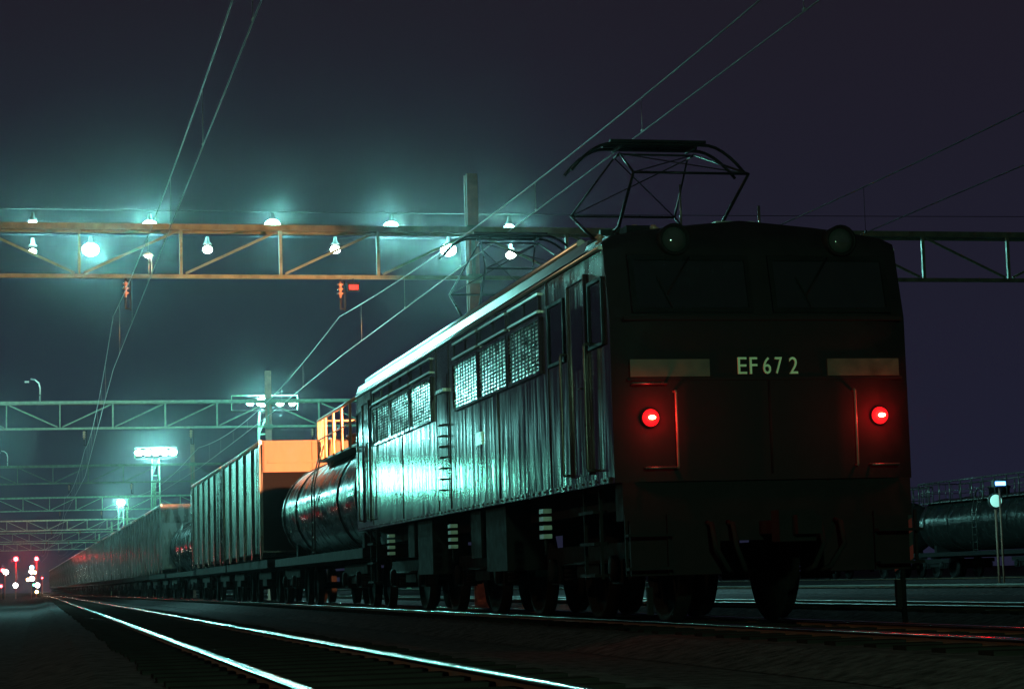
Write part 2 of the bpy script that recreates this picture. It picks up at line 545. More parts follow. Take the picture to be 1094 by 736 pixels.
# lamp added for the tank glint, and the sodium lamp hidden behind the locomotive
def lamp_post(x, y, z, label, energy, color, gm, r=.16, aim=None):
    t = empty('lamp_post', (x, y, -.2))
    tag(t, label, 'lamp post')
    MB().tube([(0, 0, 0), (0, 0, z * .6), (0, 0, z + .15)], [.09, .07, .05], 10).build('post', M_MAST, t)
    MB().tube([(0, 0, z + .10), (-.25, 0, z + .33), (-.6, 0, z + .40)], .03, 8).build('arm', M_MAST, t)
    MB().lathe([(.01, .42), (.05, .41), (.20, .33), (.24, .285)] if aim else [(.01, .37), (.05, .36), (.10, .34), (.22, .24), (.23, .22)], 20, 'Z', (-.6, 0, z), cap=False).build('shade', M_BLACK, t)
    MB().ball((-.6, 0, z + (.293 if aim else .14)), .011 if aim else r * .8, 10, 6).build('bulb', gm, t)
    l = point('lamp_light', (-.6, 0, z + (.293 if aim else .12)), energy, color, .012 if aim else r, t)
    if aim:                                     # a reflector lamp, throwing its light one way under its shade
        sp = bpy.data.lights.new('lamp_beam', 'SPOT')
        sp.energy = energy; sp.color = color; sp.shadow_soft_size = r
        sp.spot_size = math.radians(76); sp.spot_blend = .3
        l.data = sp
        l.rotation_euler = Vector(aim).to_track_quat('-Z', 'Y').to_euler()
lamp_post(10.0, 38.0, 4.2, 'orange sodium lamp on a post behind the rear of the locomotive', 48000, SODIUM, G_ORANGE, aim=(-.62, .79, -.10))
lamp_post(17.0, 126, 6.0, 'mercury lamp post beyond the train lighting the parked tank wagons', 600, MERC, G_MERC)

# ------------------------------------------------------------------ overhead line
def overhead(xf, label, y0=-40, y1=345, zc=5.12, M_WIRE=M_WIRE):
    t = empty('overhead_line', (0, 0, 0))
    tag(t, label, 'overhead line', 'overhead lines above the tracks')
    posts = [-42, 2] + GY
    def zm(y):
        for a, c in zip(posts, posts[1:]):
            if a <= y <= c:
                u = (y - a) / (c - a)
                return 6.25 - 4 * .50 * u * (1 - u)
        return 6.25
    def xs(y):
        for i, (a, c) in enumerate(zip(posts, posts[1:])):
            if a <= y <= c:
                u = (y - a) / (c - a); s = .15 if i % 2 else -.15
                return xf(y) + s * (1 - 2 * u)
        return xf(y)
    ys = [y0 + 2.5 * k for k in range(int((y1 - y0) / 2.5) + 1)]
    MB().tube([(xs(y), y, zc) for y in ys], .0075, 6).build('contact_wire', M_WIRE, t)
    MB().tube([(xs(y), y, zm(y)) for y in ys], .0085, 6).build('messenger_wire', M_WIRE, t)
    d = -38
    while d < 130:
        if all(abs(d - g_) > 2 for g_ in posts):
            z = zm(d)
            MB().tube([(xs(d), d, zc), (xs(d), d, z)], .004, 5).build('dropper', M_WIRE, t)
            MB().box(xs(d) - .009, xs(d) + .009, d - .03, d + .03, zc + .008, zc + .03).build('clamp', M_WIRE, t)
        d += 5
overhead(left_x, 'overhead wires above the empty track, running up to the top left')
overhead(train_x, 'overhead wires above the locomotive, running up to the top right', zc=5.37)
overhead(third_x, 'dim overhead wires above the track right of the locomotive', M_WIRE=M_FRAME)  # dimness put into the colour: dark frame metal in place of copper

# ------------------------------------------------------------------ bogies
def wheel_mb(x, y, r):
    s = 1 if x > 0 else -1
    prof = [(.06, 0), (r * .45, .02), (r * .85, -.01), (r - .05, .05), (r - .03, .05), (r, .05), (r - .005, -.04), (r + .025, -.055), (r + .02, -.08), (.06, -.07)]
    b = MB(); b.lathe([(q, h * s) for q, h in prof], 24, 'X', (x, y, r))
    return b

def bogie(parent, yc, base=1.25, r=.56, name='bogie', simple=False):
    t = empty(name, (0, yc, 0)); t.parent = parent
    for s in (-1, 1):
        b = MB()
        x = s * .98
        b.box(x - .05, x + .05, -base - .55, base + .55, .62, .78)
        b.box(x - .06, x + .06, -.45, .45, .45, .619)
        if not simple:
            for yy in (-base, base):
                b.box(x - .09, x + .09, yy - .20, yy + .20, .38, .619)
                b.lathe([(.13, 0), (.13, s * .06), (.05, s * .08)], 12, 'X', (x + s * .092, yy, .53))
                for q in (-.32, .32):
                    for k in range(4):
                        b.lathe([(.075, 0), (.075, .03)], 10, 'Z', (x, yy + q, .42 + .046 * k))
            b.tube([(x + s * .08, -base * .9, .60), (x + s * .08, base * .9, .60)], .02, 6)
        b.build('side_frame', M_UNDER, t)
        for yy in (-base, base):
            wheel_mb(s * .555, yy, r).build('wheel', M_UNDER, t)
    for yy in (-base, base):
        MB().tube([(-.47, yy, r), (.47, yy, r)], .075, 10).build('axle', M_UNDER, t)
    return t

# ------------------------------------------------------------------ the electric locomotive
LX, LY, LL, HW = 6.57, 18.25, 16.1, 1.45
loco = empty('electric_locomotive', (LX, LY, 0))
tag(loco, 'dark maroon electric locomotive with two lit red tail lamps at the end of the train', 'locomotive')

def half_w(z):
    if z < 3.55: return HW
    u = (z - 3.55) / .26
    return HW * (1 - .985 * u * u) if u < 1 else .02
def lean(z):
    if z < 2.82: return 0
    if z < 3.42: return .14 * (z - 2.82) / .60
    u = (z - 3.42) / .39
    return .14 + .42 * u * u
ZR = [1.30, 1.34, 1.7, 2.1, 2.5, 2.81, 2.83, 3.1, 3.38, 3.46, 3.55, 3.62, 3.68, 3.73, 3.77, 3.80, 3.81]
NU = 17
def cap_pt(k, j, rear):
    z = ZR[k]; u = -1 + 2 * j / (NU - 1)
    y = lean(z) + .13 * abs(u) ** 9
    return (u * half_w(z), (LL - y) if rear else y, z)
b = MB()
idx = {}
for rear in (0, 1):
    for k in range(len(ZR)):
        for j in range(NU):
            idx[rear, k, j] = len(b.v); b.v.append(cap_pt(k, j, rear))
b2 = MB()
for k in range(len(ZR) - 1):                                    # sides and roof shell
    for j, ks in ((0, 1), (NU - 1, -1)):
        a, c = cap_pt(k, j, 0), cap_pt(k + 1, j, 0)
        d, e = cap_pt(k + 1, j, 1), cap_pt(k, j, 1)
        m_ = b if ZR[k] < 3.55 else b2
        m_.quad([a, c, d, e], False)
for k in range(len(ZR) - 1):
    for j in range(NU - 1):
        f = (idx[1, k, j], idx[1, k, j + 1], idx[1, k + 1, j + 1], idx[1, k + 1, j])
        b.f.append(f); b.sm.append(True)
b.quad([(-HW, .13, 1.30), (HW, .13, 1.30), (HW, LL - .13, 1.30), (-HW, LL - .13, 1.30)])
b.build('body', M_PAINT, loco)
b2.build('roof', M_ROOF, loco)
f_ = MB()
for k in range(len(ZR)):
    for j in range(NU):
        f_.v.append(cap_pt(k, j, 0))
for k in range(len(ZR) - 1):
    for j in range(NU - 1):
        i = k * NU + j
        f_.f.append((i, i + 1, i + 1 + NU, i + NU)); f_.sm.append(True)
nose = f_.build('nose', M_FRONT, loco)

# windscreens on the leaning upper face
th = math.atan2(.14, .60)
def on_face(x, z, out_=0.0):
    return Vector((x, lean(z) - out_ * math.cos(th), z + (-out_ * math.sin(th) if z > 2.82 else 0)))
for x0, x1 in ((-1.22, -.14), (.14, 1.22)):
    z0, z1 = 2.90, 3.36
    fr = MB()
    w = .045
    for (a0, a1, c0, c1) in ((x0 - w, x1 + w, z1, z1 + w), (x0 - w, x1 + w, z0 - w, z0), (x0 - w, x0, z0, z1), (x1, x1 + w, z0, z1)):
        p = [on_face(a0, c0, .03), on_face(a1, c0, .03), on_face(a1, c1, .03), on_face(a0, c1, .03)]
        q = [on_face(a0, c0, -.01), on_face(a1, c0, -.01), on_face(a1, c1, -.01), on_face(a0, c1, -.01)]
        i = len(fr.v); fr.v += [tuple(v) for v in p + q]
        for f in ((0, 1, 2, 3), (7, 6, 5, 4), (0, 4, 5, 1), (1, 5, 6, 2), (2, 6, 7, 3), (3, 7, 4, 0)):
            fr.f.append(tuple(i + k for k in f)); fr.sm.append(False)
    ws = MB().quad([on_face(x0, z0, .010), on_face(x1, z0, .010), on_face(x1, z1, .010), on_face(x0, z1, .010)]).build('windscreen', M_GLASS, loco)
    fr.build('window_frame', M_FRAME, ws)
    c = (x0 + x1) / 2
    p0 = on_face(c, z1 + .03, .06); p1 = on_face(c - .25, z0 + .12, .05)
    MB().tube([p0, p1], .009, 6).bar(tuple(on_face(c - .32, z0 + .30, .035)), tuple(on_face(c - .20, z0 + .0, .035)), .014).build('wiper', M_FRAME, ws)
MB().box(-1.36, 1.36, -.035, -.002, 2.775, 2.81).build('sill', M_FRONT, loco)
# bands and number
band = MB().box(-1.31, -.55, -.022, -.002, 2.255, 2.415).build('ornamental_band', M_BAND, loco)
MB().box(.60, 1.31, -.022, -.002, 2.255, 2.415).build('ornamental_band', M_BAND, loco)
MB().box(-1.34, 1.34, -.016, -.001, 2.222, 2.248).build('trim_strip', M_FRONT, loco)

def letter(ch, x, z, h, w):
    c = bpy.data.curves.new('t', 'FONT'); c.body = ch; c.size = 1; c.extrude = .01
    o = bpy.data.objects.new('t', c); COL.objects.link(o)
    dg = bpy.context.evaluated_depsgraph_get()
    me = bpy.data.meshes.new_from_object(o.evaluated_get(dg))
    xs_ = [v.co.x for v in me.vertices]; ys_ = [v.co.y for v in me.vertices]
    x0, x1, y0, y1 = min(xs_), max(xs_), min(ys_), max(ys_)
    vs = [(x + (v.co.x - x0) / (x1 - x0) * w, -.018 - v.co.z * .9, z + (v.co.y - y0) / (y1 - y0) * h) for v in me.vertices]
    fs = [tuple(p.vertices) for p in me.polygons]
    bpy.data.objects.remove(o)
    return vs, fs
nb = MB()
for ch, px0, px1 in (('E', 788.5, 799), ('F', 802.5, 811.5), ('6', 818.5, 827.5), ('7', 832.5, 841), ('2', 849.5, 859.5)):
    x0 = (px0 - 823.5) / 121.5 + .01
    vs, fs = letter(ch, x0, 2.275, .155, (px1 - px0) / 121.5)
    i = len(nb.v); nb.v += vs
    for f in fs:
        nb.f.append(tuple(i + k for k in f)); nb.sm.append(False)
nb.build('number_lettering', M_LETTER, loco)
# maker's ledge, central conduit
MB().tube([(.02, -.02, 2.22), (.02, -.02, 1.36)], .010, 6).build('conduit', M_FRONT, loco)

# tail lamps and grab rails
def tail_lamp(x, y, z, rear=False):
    sg = 1 if rear else -1
    t = empty('tail_lamp', (x, y, z)); t.parent = loco
    MB().lathe([(.090, 0), (.090, sg * .010), (.086, sg * .016), (.083, sg * .013)], 20, 'Y').build('rim', M_FRONT, t)
    if not rear:
        MB().lathe([(.080, sg * .014), (.074, sg * .036), (.05, sg * .052), (.012, sg * .058)], 20, 'Y').build('lens', G_RED, t)
        MB().ball((0, sg * .062, 0), .034, 12, 8, .55).build('bulb', G_CORE, t)
        point('lamp_light', (0, sg * .15, 0), 13.0, (1, .006, .012), .06, t)
    else:
        MB().lathe([(.080, sg * .014), (.074, sg * .036), (.05, sg * .052), (.012, sg * .058)], 20, 'Y').build('lens', M_RED, t)
for x in (-1.13, 1.10):
    tail_lamp(x, -.001, 1.88)
    tail_lamp(x, LL + .001, 1.88, True)
def grab(a, b_, off, r=.014, parent=None, name='grab_rail', m=None):
    a = Vector(a); b_ = Vector(b_); off = Vector(off)
    MB().tube([a, a + off * .9, a + off + (b_ - a) * .02, b_ + off - (b_ - a) * .02, b_ + off * .9, b_], r, 8).build(name, m or M_HANDRAIL, parent or loco)
M_GRAB = mat('red_brown_grab_rail', (.22, .10, .08), .35)  # red glow of the tail lamps put into the rail colour
grab((-.90, -.002, 1.42), (-.90, -.002, 2.12), (0, -.07, 0), .012, m=M_GRAB)
grab((.84, -.002, 1.42), (.84, -.002, 2.12), (0, -.07, 0), .012, m=M_GRAB)
grab((-1.30, -.002, 2.19), (-.98, -.002, 2.19), (0, -.08, 0), .012)
grab((-1.2, -.002, 1.42), (-.92, -.002, 1.42), (0, -.08, 0), .012)
grab((.98, -.002, 1.42), (1.24, -.002, 1.42), (0, -.08, 0), .012)
for x in (-.81, .83):
    y = lean(3.57)
    h = MB().lathe([(.145, y + .12), (.15, y - .14), (.13, y - .145), (.125, y - .10)], 20, 'Y', (x, 0, 3.545)).build('headlight', M_FRAME, loco)
    MB().lathe([(.122, y - .09), (.115, y - .12), (.06, y - .145), (.01, y - .15)], 20, 'Y', (x, 0, 3.545)).build('lens', mat('headlight_glass', (.05, .052, .05), .05, metal=.3, rvar=.02), h)
# front end below the body
MB().box(-1.40, 1.40, .05, .30, .95, 1.299).build('buffer_beam', M_UNDER, loco)
sk = MB().box(-1.35, -.5, .02, .06, .45, .949).box(.5, 1.35, .02, .06, .45, .949).box(-.499, .499, .02, .06, .75, .949)
sk.build('skirt', M_UNDER, loco)
cp = MB().box(-.12, .12, -.45, .40, .80, .92).box(-.17, .17, -.66, -.451, .72, 1.0).box(-.05, .18, -.80, -.661, .78, .95)
cp.build('coupler', M_UNDER, loco)
for x in (-.62, -.42, .42, .62):
    MB().tube([(x, .04, .92), (x, -.12, .90), (x, -.2, .70), (x * .8, -.16, .50), (x * .7, -.06, .46)], .024, 8).build('air_hose', M_RUBBER, loco)
for x in (-1.2, 1.2):
    MB().bar((x - .2, -.02, .45), (x - .2, -.02, 1.0), .025).bar((x + .2, -.02, .45), (x + .2, -.02, 1.0), .025).box(x - .22, x + .22, -.16, -.035, .50, .525).box(x - .22, x + .22, -.16, -.035, .80, .825).build('step', M_UNDER, loco)
    MB().bar((x, -.02, .35), (x, -.02, .10), .05).build('rail_guard', M_UNDER, loco)

# roof gutter and edge pipes: the bright line along the eaves
for s in (-1, 1):
    MB().tube([(s * (HW + .012), .35, 3.505), (s * (HW + .012), LL - .3, 3.505)], .020, 10).build('rain_gutter', M_GUTTER, loco)
    MB().quad([(s * 1.462, .9, 3.545), (s * 1.462, LL - .3, 3.545), (s * 1.418, LL - .3, 3.665), (s * 1.418, .9, 3.665)]).quad([(s * 1.418, .9, 3.665), (s * 1.418, LL - .3, 3.665), (s * 1.33, LL - .3, 3.668), (s * 1.33, .9, 3.668)]).build('cantrail', M_GUTTER, loco)
    MB().box(s * 1.30 - .05, s * 1.30 + .05, 2.2, LL - .5, 3.672, 3.70).build('roof_step', M_GUTTER, loco)
    MB().tube([(s * 1.28, 1.7, 3.76), (s * 1.28, LL - .4, 3.76)], .045, 10).build('roof_conduit', M_GUTTER, loco)
    cs = MB()
    for k in range(12):
        cs.box(s * 1.28 - .03, s * 1.28 + .03, 2.0 + k * 1.2, 2.06 + k * 1.2, 3.62, 3.72)
    cs.build('conduit_clamp', M_UNDER, loco)
    MB().tube([(s * 1.0, 4.0, 3.93), (s * 1.0, 7.8, 3.93)], .028, 8).build('roof_busbar', M_GUTTER, loco)
MB().box(-.75, .75, 4.6, 8.0, 3.74, 3.95).build('roof_hatch', M_ROOF, loco)
MB().box(-.75, .75, 8.6, 9.2, 3.74, 3.98).build('roof_hatch', M_ROOF, loco)
MB().box(-1.0, 1.0, 13.6, 15.2, 3.70, 3.86).build('roof_hatch', M_ROOF, loco)
def insulator(x, y, z, h, parent, r=.07, m=None):
    prof = [(.03, 0)]
    n = max(3, int(h / .06))
    for q in range(n):
        a = h * q / n; d = h / n
        prof += [(r * .5, a + .2 * d), (r, a + .5 * d), (r * .5, a + .8 * d)]
    prof.append((.03, h))
    return MB().lathe(prof, 12, 'Z', (x, y, z)).build('insulator', m or M_PORC, parent)
for x, y in ((-.9, 4.2), (-.9, 7.6), (.9, 4.2), (.9, 7.6), (-.75, 1.6), (-.55, 1.6), (-.95, 2.2)):
    insulator(x, y, 3.70, .24, loco, .055, M_PORC)
MB().box(-.86, -.62, 1.5, 1.75, 3.66, 3.92).build('lightning_arrester', M_UNDER, loco)
w = MB().tube([(-.48, .9, 3.72), (-.48, .9, 4.22)], .010, 6).build('antenna', M_HANDRAIL, loco)
MB().tube([(.32, .9, 3.72), (.32, .9, 4.02)], .014, 6).build('whistle', M_HANDRAIL, loco)
MB().box(-.2, .2, .7, 1.0, 3.74, 3.83).build('roof_vent', M_ROOF, loco)

def pantograph(yc, zc, name='pantograph'):
    t = empty(name, (0, yc, 0)); t.parent = loco
    for x in (-.70, .70):
        for y in (-.75, .75):
            insulator(x, y, 3.72, .26, t, .075, M_PORC)
    fr = MB()
    for y in (-.75, .75): fr.bar((-.85, y, 4.02), (.85, y, 4.02), .06)
    for x in (-.70, .70): fr.bar((x, -.95, 4.02), (x, .95, 4.02), .05)
    fr.build('base_frame', M_PANTO, t)
    zk = 4.02 + (zc - 4.02) * .50
    for s in (-1, 1):
        lo = MB(); up = MB()
        for x in (-1, 1):
            lo.tube([(x * .55, s * .30, 4.05), (x * .62, s * 1.30, zk)], [.022, .015], 8)
            up.tube([(x * .62, s * 1.30, zk), (x * .42, s * .12, zc - .10)], [.013, .010], 8)
        lo.tube([(-.62, s * 1.30, zk), (.62, s * 1.30, zk)], .014, 8)
        lo.tube([(-.55, s * .30, 4.05), (.55, s * .30, 4.05)], .035, 8)
        up.tube([(-.62, s * 1.30, zk), (.42, s * .12, zc - .10)], .007, 6)
        up.tube([(.62, s * 1.30, zk), (-.42, s * .12, zc - .10)], .007, 6)
        lo.build('lower_arm', M_PANTO, t); up.build('upper_arm', M_PANTO, t)
        hd = []
        for k in range(-12, 13):
            u = k / 12 * 1.0
            a = abs(u)
            z = zc if a < .55 else zc - .30 * ((a - .55) / .45) ** 1.8
            hd.append((u * .98, s * .16, z))
        MB().tube(hd, .018, 8).build('horn', M_PANTO, t)
        MB().box(-.54, .54, s * .16 - .03, s * .16 + .03, zc + .017, zc + .045).build('contact_strip', M_PANTO, t)
    MB().tube([(-.42, -.12, zc - .10), (-.42, .12, zc - .10)], .014, 6).tube([(.42, -.12, zc - .10), (.42, .12, zc - .10)], .014, 6).bar((-.42, 0, zc - .085), (.42, 0, zc - .085), .02).bar((-.42, -.16, zc - .02), (-.42, .16, zc - .02), .03).bar((.42, -.16, zc - .02), (.42, .16, zc - .02), .03).build('head_link', M_PANTO, t)
    sp = MB()
    for x in (-.2, .2):
        sp.tube([(x, -.55, 4.10), (x, .55, 4.10)], .04, 10)
    sp.build('raising_spring', M_PANTO, t)
pantograph(10.6, 5.32)
pantograph(3.3, 5.10)

# side of the body: filter grilles, small windows, doors, rails
def side_detail(s):
    X = s * HW
    def sb(bm, y0, y1, z0, z1, proud, inner=.0):
        a, c = X + s * inner, X + s * proud
        bm.box(min(a, c), max(a, c), y0, y1, z0, z1)
    groups = [(2.75, 7.55), (9.0, 14.1)]
    for gi, (ya, yb) in enumerate(groups):
        n = 3
        L = (yb - ya) / n
        for k in range(n):
            y0, y1 = ya + L * k + .07, ya + L * (k + 1) - .07
            z0, z1 = 2.60, 3.14
            fr = MB()
            sb(fr, y0 - .035, y1 + .035, z1, z1 + .03, .03, .001); sb(fr, y0 - .035, y1 + .035, z0 - .03, z0, .03, .001)
            sb(fr, y0 - .035, y0, z0, z1, .03, .001); sb(fr, y1, y1 + .035, z0, z1, .03, .001)
            gr = empty('filter_grille', (0, 0, 0)); gr.parent = loco
            fr.build('grille_frame', M_PAINT, gr)
            bk = MB(); sb(bk, y0, y1, z0, z1, .004, .001); bk.build('grille_backing', M_FRAME, gr)
            sl = MB()
            ns = 13
            for q in range(ns):
                z = z0 + (z1 - z0) * (q + .5) / ns
                h = .017
                # sloping slat: bottom edge stands out
                xi, xo = X + s * .008, X + s * .0195
                sl.quad([(xi, y0, z + h * .85), (xi, y1, z + h * .85), (xo, y1, z - h * .85), (xo, y0, z - h * .85)])
                sl.quad([(xi, y0, z - h * .9), (xi, y1, z - h * .9), (xo, y1, z - h * .85), (xo, y0, z - h * .85)])
            sl.build('slats', M_LOUVRE, gr)
            vb = MB()
            nv = 9
            for q in range(1, nv):
                y = y0 + (y1 - y0) * q / nv
                sb(vb, y - .022, y + .022, z0, z1, .028, .0245)
            vb.build('mullions', M_FRAME, gr)
            # clerestory window pair above
            for q in range(2):
                w0 = y0 + (y1 - y0) * q / 2 + .04; w1 = y0 + (y1 - y0) * (q + 1) / 2 - .04
                wf = MB()
                sb(wf, w0 - .03, w1 + .03, 3.40, 3.425, .03, .001); sb(wf, w0 - .03, w1 + .03, 3.215, 3.24, .035, .001)
                wv = MB()
                sb(wv, w0 - .03, w0, 3.24, 3.40, .02, .001); sb(wv, w1, w1 + .03, 3.24, 3.40, .02, .001)
                sb(wv, w0, w1, 3.24, 3.248, .02, .0085)
                gl = MB(); sb(gl, w0, w1, 3.24, 3.40, .008, .001)
                go = gl.build('side_window', M_GLASS, loco)
                wf.build('window_ledge', M_GUTTER, go)
                wv.build('window_frame', M_PAINT, go)
    # panel seams and rivet strip
    for y in (2.55, 5.0, 7.9, 8.75, 11.5, 14.3):
        m_ = MB(); sb(m_, y - .02, y + .02, 1.34, 3.5, .009, .001); m_.build('panel_seam', M_PAINT, loco)
    m_ = MB(); sb(m_, .25, LL - .25, 1.305, 1.36, .022, .001); m_.build('sill_beam', M_PAINT, loco)
    rv = MB()
    for k in range(60):
        y = .4 + k * .26
        rv.ball((X + s * .022, y, 1.335), .013, 6, 4)
    rv.build('rivets', M_HANDRAIL, loco)
    # crew doors
    for y0, y1 in ((.95, 1.6), (LL - 1.6, LL - .95)):
        d = MB(); sb(d, y0, y1, 1.42, 3.30, .012, .001)
        dr = d.build('crew_door', M_PAINT, loco)
        f = MB(); sb(f, y0 - .03, y0, 1.42, 3.30, .03, .001); sb(f, y1, y1 + .03, 1.42, 3.30, .03, .001); sb(f, y0 - .03, y1 + .03, 3.301, 3.34, .03, .001)
        f.build('door_frame', M_PAINT, dr)
        gp = MB(); sb(gp, y0 + .12, y1 - .12, 2.45, 3.05, .016, .0125); gp.build('door_window', M_GLASS, dr)
        MB().tube([(X + s * .013, y0 + .1, 2.25), (X + s * .05, y0 + .1, 2.25), (X + s * .05, y0 + .2, 2.25)], .010, 6).build('door_handle', M_HANDRAIL, dr)
        for yy in (y0 - .14, y1 + .14):
            grab((X, yy, 1.45), (X, yy, 2.65), (s * .07, 0, 0), .015)
        st = MB()
        for z in (.45, .75, 1.05):
            a, c = X - s * .16, X - s * .02
            st.box(min(a, c), max(a, c), y0 + .05, y1 - .05, z, z + .03)
        for yy in (y0 + .03, y1 - .03):
            st.bar((X - s * .09, yy, .43), (X - s * .09, yy, 1.29), .03)
        st.build('door_ladder', M_UNDER, loco)
    # cab side windows
    for y0, y1 in ((.34, .80), (1.82, 2.42), (LL - 2.42, LL - 1.82), (LL - .80, LL - .34)):
        gl = MB(); sb(gl, y0, y1, 2.62, 3.20, .008, .001); go = gl.build('cab_window', M_GLASS, loco)
        f = MB()
        sb(f, y0 - .03, y1 + .03, 3.20, 3.23, .025, .001); sb(f, y0 - .03, y1 + .03, 2.59, 2.62, .025, .001)
        sb(f, y0 - .03, y0, 2.62, 3.20, .025, .001); sb(f, y1, y1 + .03, 2.62, 3.20, .025, .001)
        f.build('window_frame', M_FRAME, go)
    # middle equipment door with ladder rungs
    d = MB(); sb(d, 7.98, 8.66, 1.5, 3.10, .012, .001); dr = d.build('equipment_door', M_PAINT, loco)
    m_ = MB(); sb(m_, 8.05, 8.60, 2.88, 2.92, .05, .013); m_.build('rain_strip', M_LOUVRE, dr)
    rg = MB()
    for k in range(7):
        grabz = 1.62 + k * .14
        rg.tube([(X + s * .012, 8.20, grabz), (X + s * .06, 8.22, grabz), (X + s * .06, 8.42, grabz), (X + s * .012, 8.44, grabz)], .010, 6)
    rg.build('rungs', M_HANDRAIL, dr)
    # maker's plate
    m_ = MB(); sb(m_, 5.9, 6.25, 2.05, 2.2, .012, .001); m_.build('maker_plate', M_LOUVRE, loco)
    # underframe boxes
    for y0, y1, z0, z1 in ((5.0, 6.1, .55, 1.28), (6.4, 7.0, .72, 1.28), (9.6, 10.7, .55, 1.28), (11.0, 11.5, .8, 1.28)):
        a, c = X - s * .55, X - s * .06
        MB().box(min(a, c), max(a, c), y0, y1, z0, z1).build('equipment_box', M_UNDER, loco)
    # pale plates below the sill, their colour standing for glints
    for y in (2.85, 7.85, 12.65):
        st = MB()
        for z in (.86, .95, 1.04, 1.12):
            st.box(X - .045, X + .045, y - .09, y + .09, z, z + .045)
        a = st.build('spring_hanger', mat('pale_grimy_steel', (.35, .35, .33), .4, metal=.5), loco)
        MB().tube([(X, y, .86), (X, y, .70)], .014, 6).build('hanger_rod', M_UNDER, loco)
for s in (-1, 1):
    side_detail(s)
MB().box(-1.1, 1.1, .3, LL - .3, 1.08, 1.299).build('underframe', M_UNDER, loco)
for yc in (2.75, 8.05, 13.35):
    bogie(loco, yc, 1.25, .56)

# ------------------------------------------------------------------ freight wagons
def wagon_root(name, y0, L):
    yc = y0 + L / 2
    dx = train_x(y0 + L) - train_x(y0)
    return empty(name, (train_x(yc), yc, 0), math.atan2(-dx, L))

def ribbed(L=10.6, simple=False, lit_end=False):
    """tall ribbed hopper, origin at its middle"""
    t = empty('ribbed_hopper_wagon')
    h = L / 2
    W_ = 1.27; zt = 3.95
    MB().box(-W_, W_, -h, h, 1.25, zt - .06).build('body', M_HOPPER, t)
    n = 6
    for s in (-1, 1):
        for k in range(n):
            rb = MB()
            y = -h + .12 + (L - .24) * k / (n - 1)
            x0, x1 = s * (W_ + .001), s * (W_ + .06)
            rb.box(min(x0, x1), max(x0, x1), y - .06, y + .06, 1.10, zt - .07)
            rb.build('rib', M_HOPPER, t)
    for s in (-1, 1):
        MB().tube([(s * (W_ + .03), -h, zt - .02), (s * (W_ + .03), h, zt - .02)], .055, 8).build('top_rim', M_WTRIM, t)
    for s in (-1, 1):
        m_ = M_ENDWALL if (lit_end and s < 0) else M_HOPPER
        e = MB().box(-W_ + .01, W_ - .01, min(s * (h + .001), s * (h + .04)), max(s * (h + .001), s * (h + .04)), 3.20, zt + .02)
        ew = e.build('end_wall', m_, t)
        MB().quad([(-W_ + .01, s * (h + .002), 3.198), (W_ - .01, s * (h + .002), 3.198), (W_ - .01, s * (h + .03), 1.3), (-W_ + .01, s * (h + .03), 1.3)]).build('lower_end_sheet', M_UNDER if lit_end else M_HOPPER, t)  # darker material on the lit wagon stands for shade below its wall
        if not simple:
            r_ = MB()
            for x in (-1.2, -.02, 1.2):
                r_.box(x - .03, x + .03, min(s * (h + .041), s * (h + .075)), max(s * (h + .041), s * (h + .075)), 3.21, zt)
            r_.box(-1.15, 1.15, min(s * (h + .041), s * (h + .07)), max(s * (h + .041), s * (h + .07)), 3.42, 3.48)
            r_.build('end_stanchions', m_, ew)
    MB().box(-1.2, 1.2, -h - .2, h + .2, .88, 1.08).box(-.15, .15, -h - .45, h + .45, .8, .95).build('underframe', M_UNDER, t)
    if not simple:
        for s in (-1, 1):
            MB().quad([(-.9, s * .3, 1.2), (.9, s * .3, 1.2), (.5, s * 1.0, .45), (-.5, s * 1.0, .45)]).build('hopper_chute', M_UNDER, t)
        for yy in (-h + .2, h - .2):
            ld = MB()
            for z in (1.4, 1.75, 2.1, 2.45, 2.8, 3.15, 3.5):
                ld.tube([(-W_ - .10, yy - .18, z), (-W_ - .10, yy + .18, z)], .010, 5)
            ld.tube([(-W_ - .10, yy - .18, 1.2), (-W_ - .10, yy - .18, 3.8)], .012, 5).tube([(-W_ - .10, yy + .18, 1.2), (-W_ - .10, yy + .18, 3.8)], .012, 5)
            ld.build('ladder', M_HANDRAIL, t)
    for yy in (-h + 1.9, h - 1.9):
        bogie(t, yy, .85, .43, simple=True)
    return t

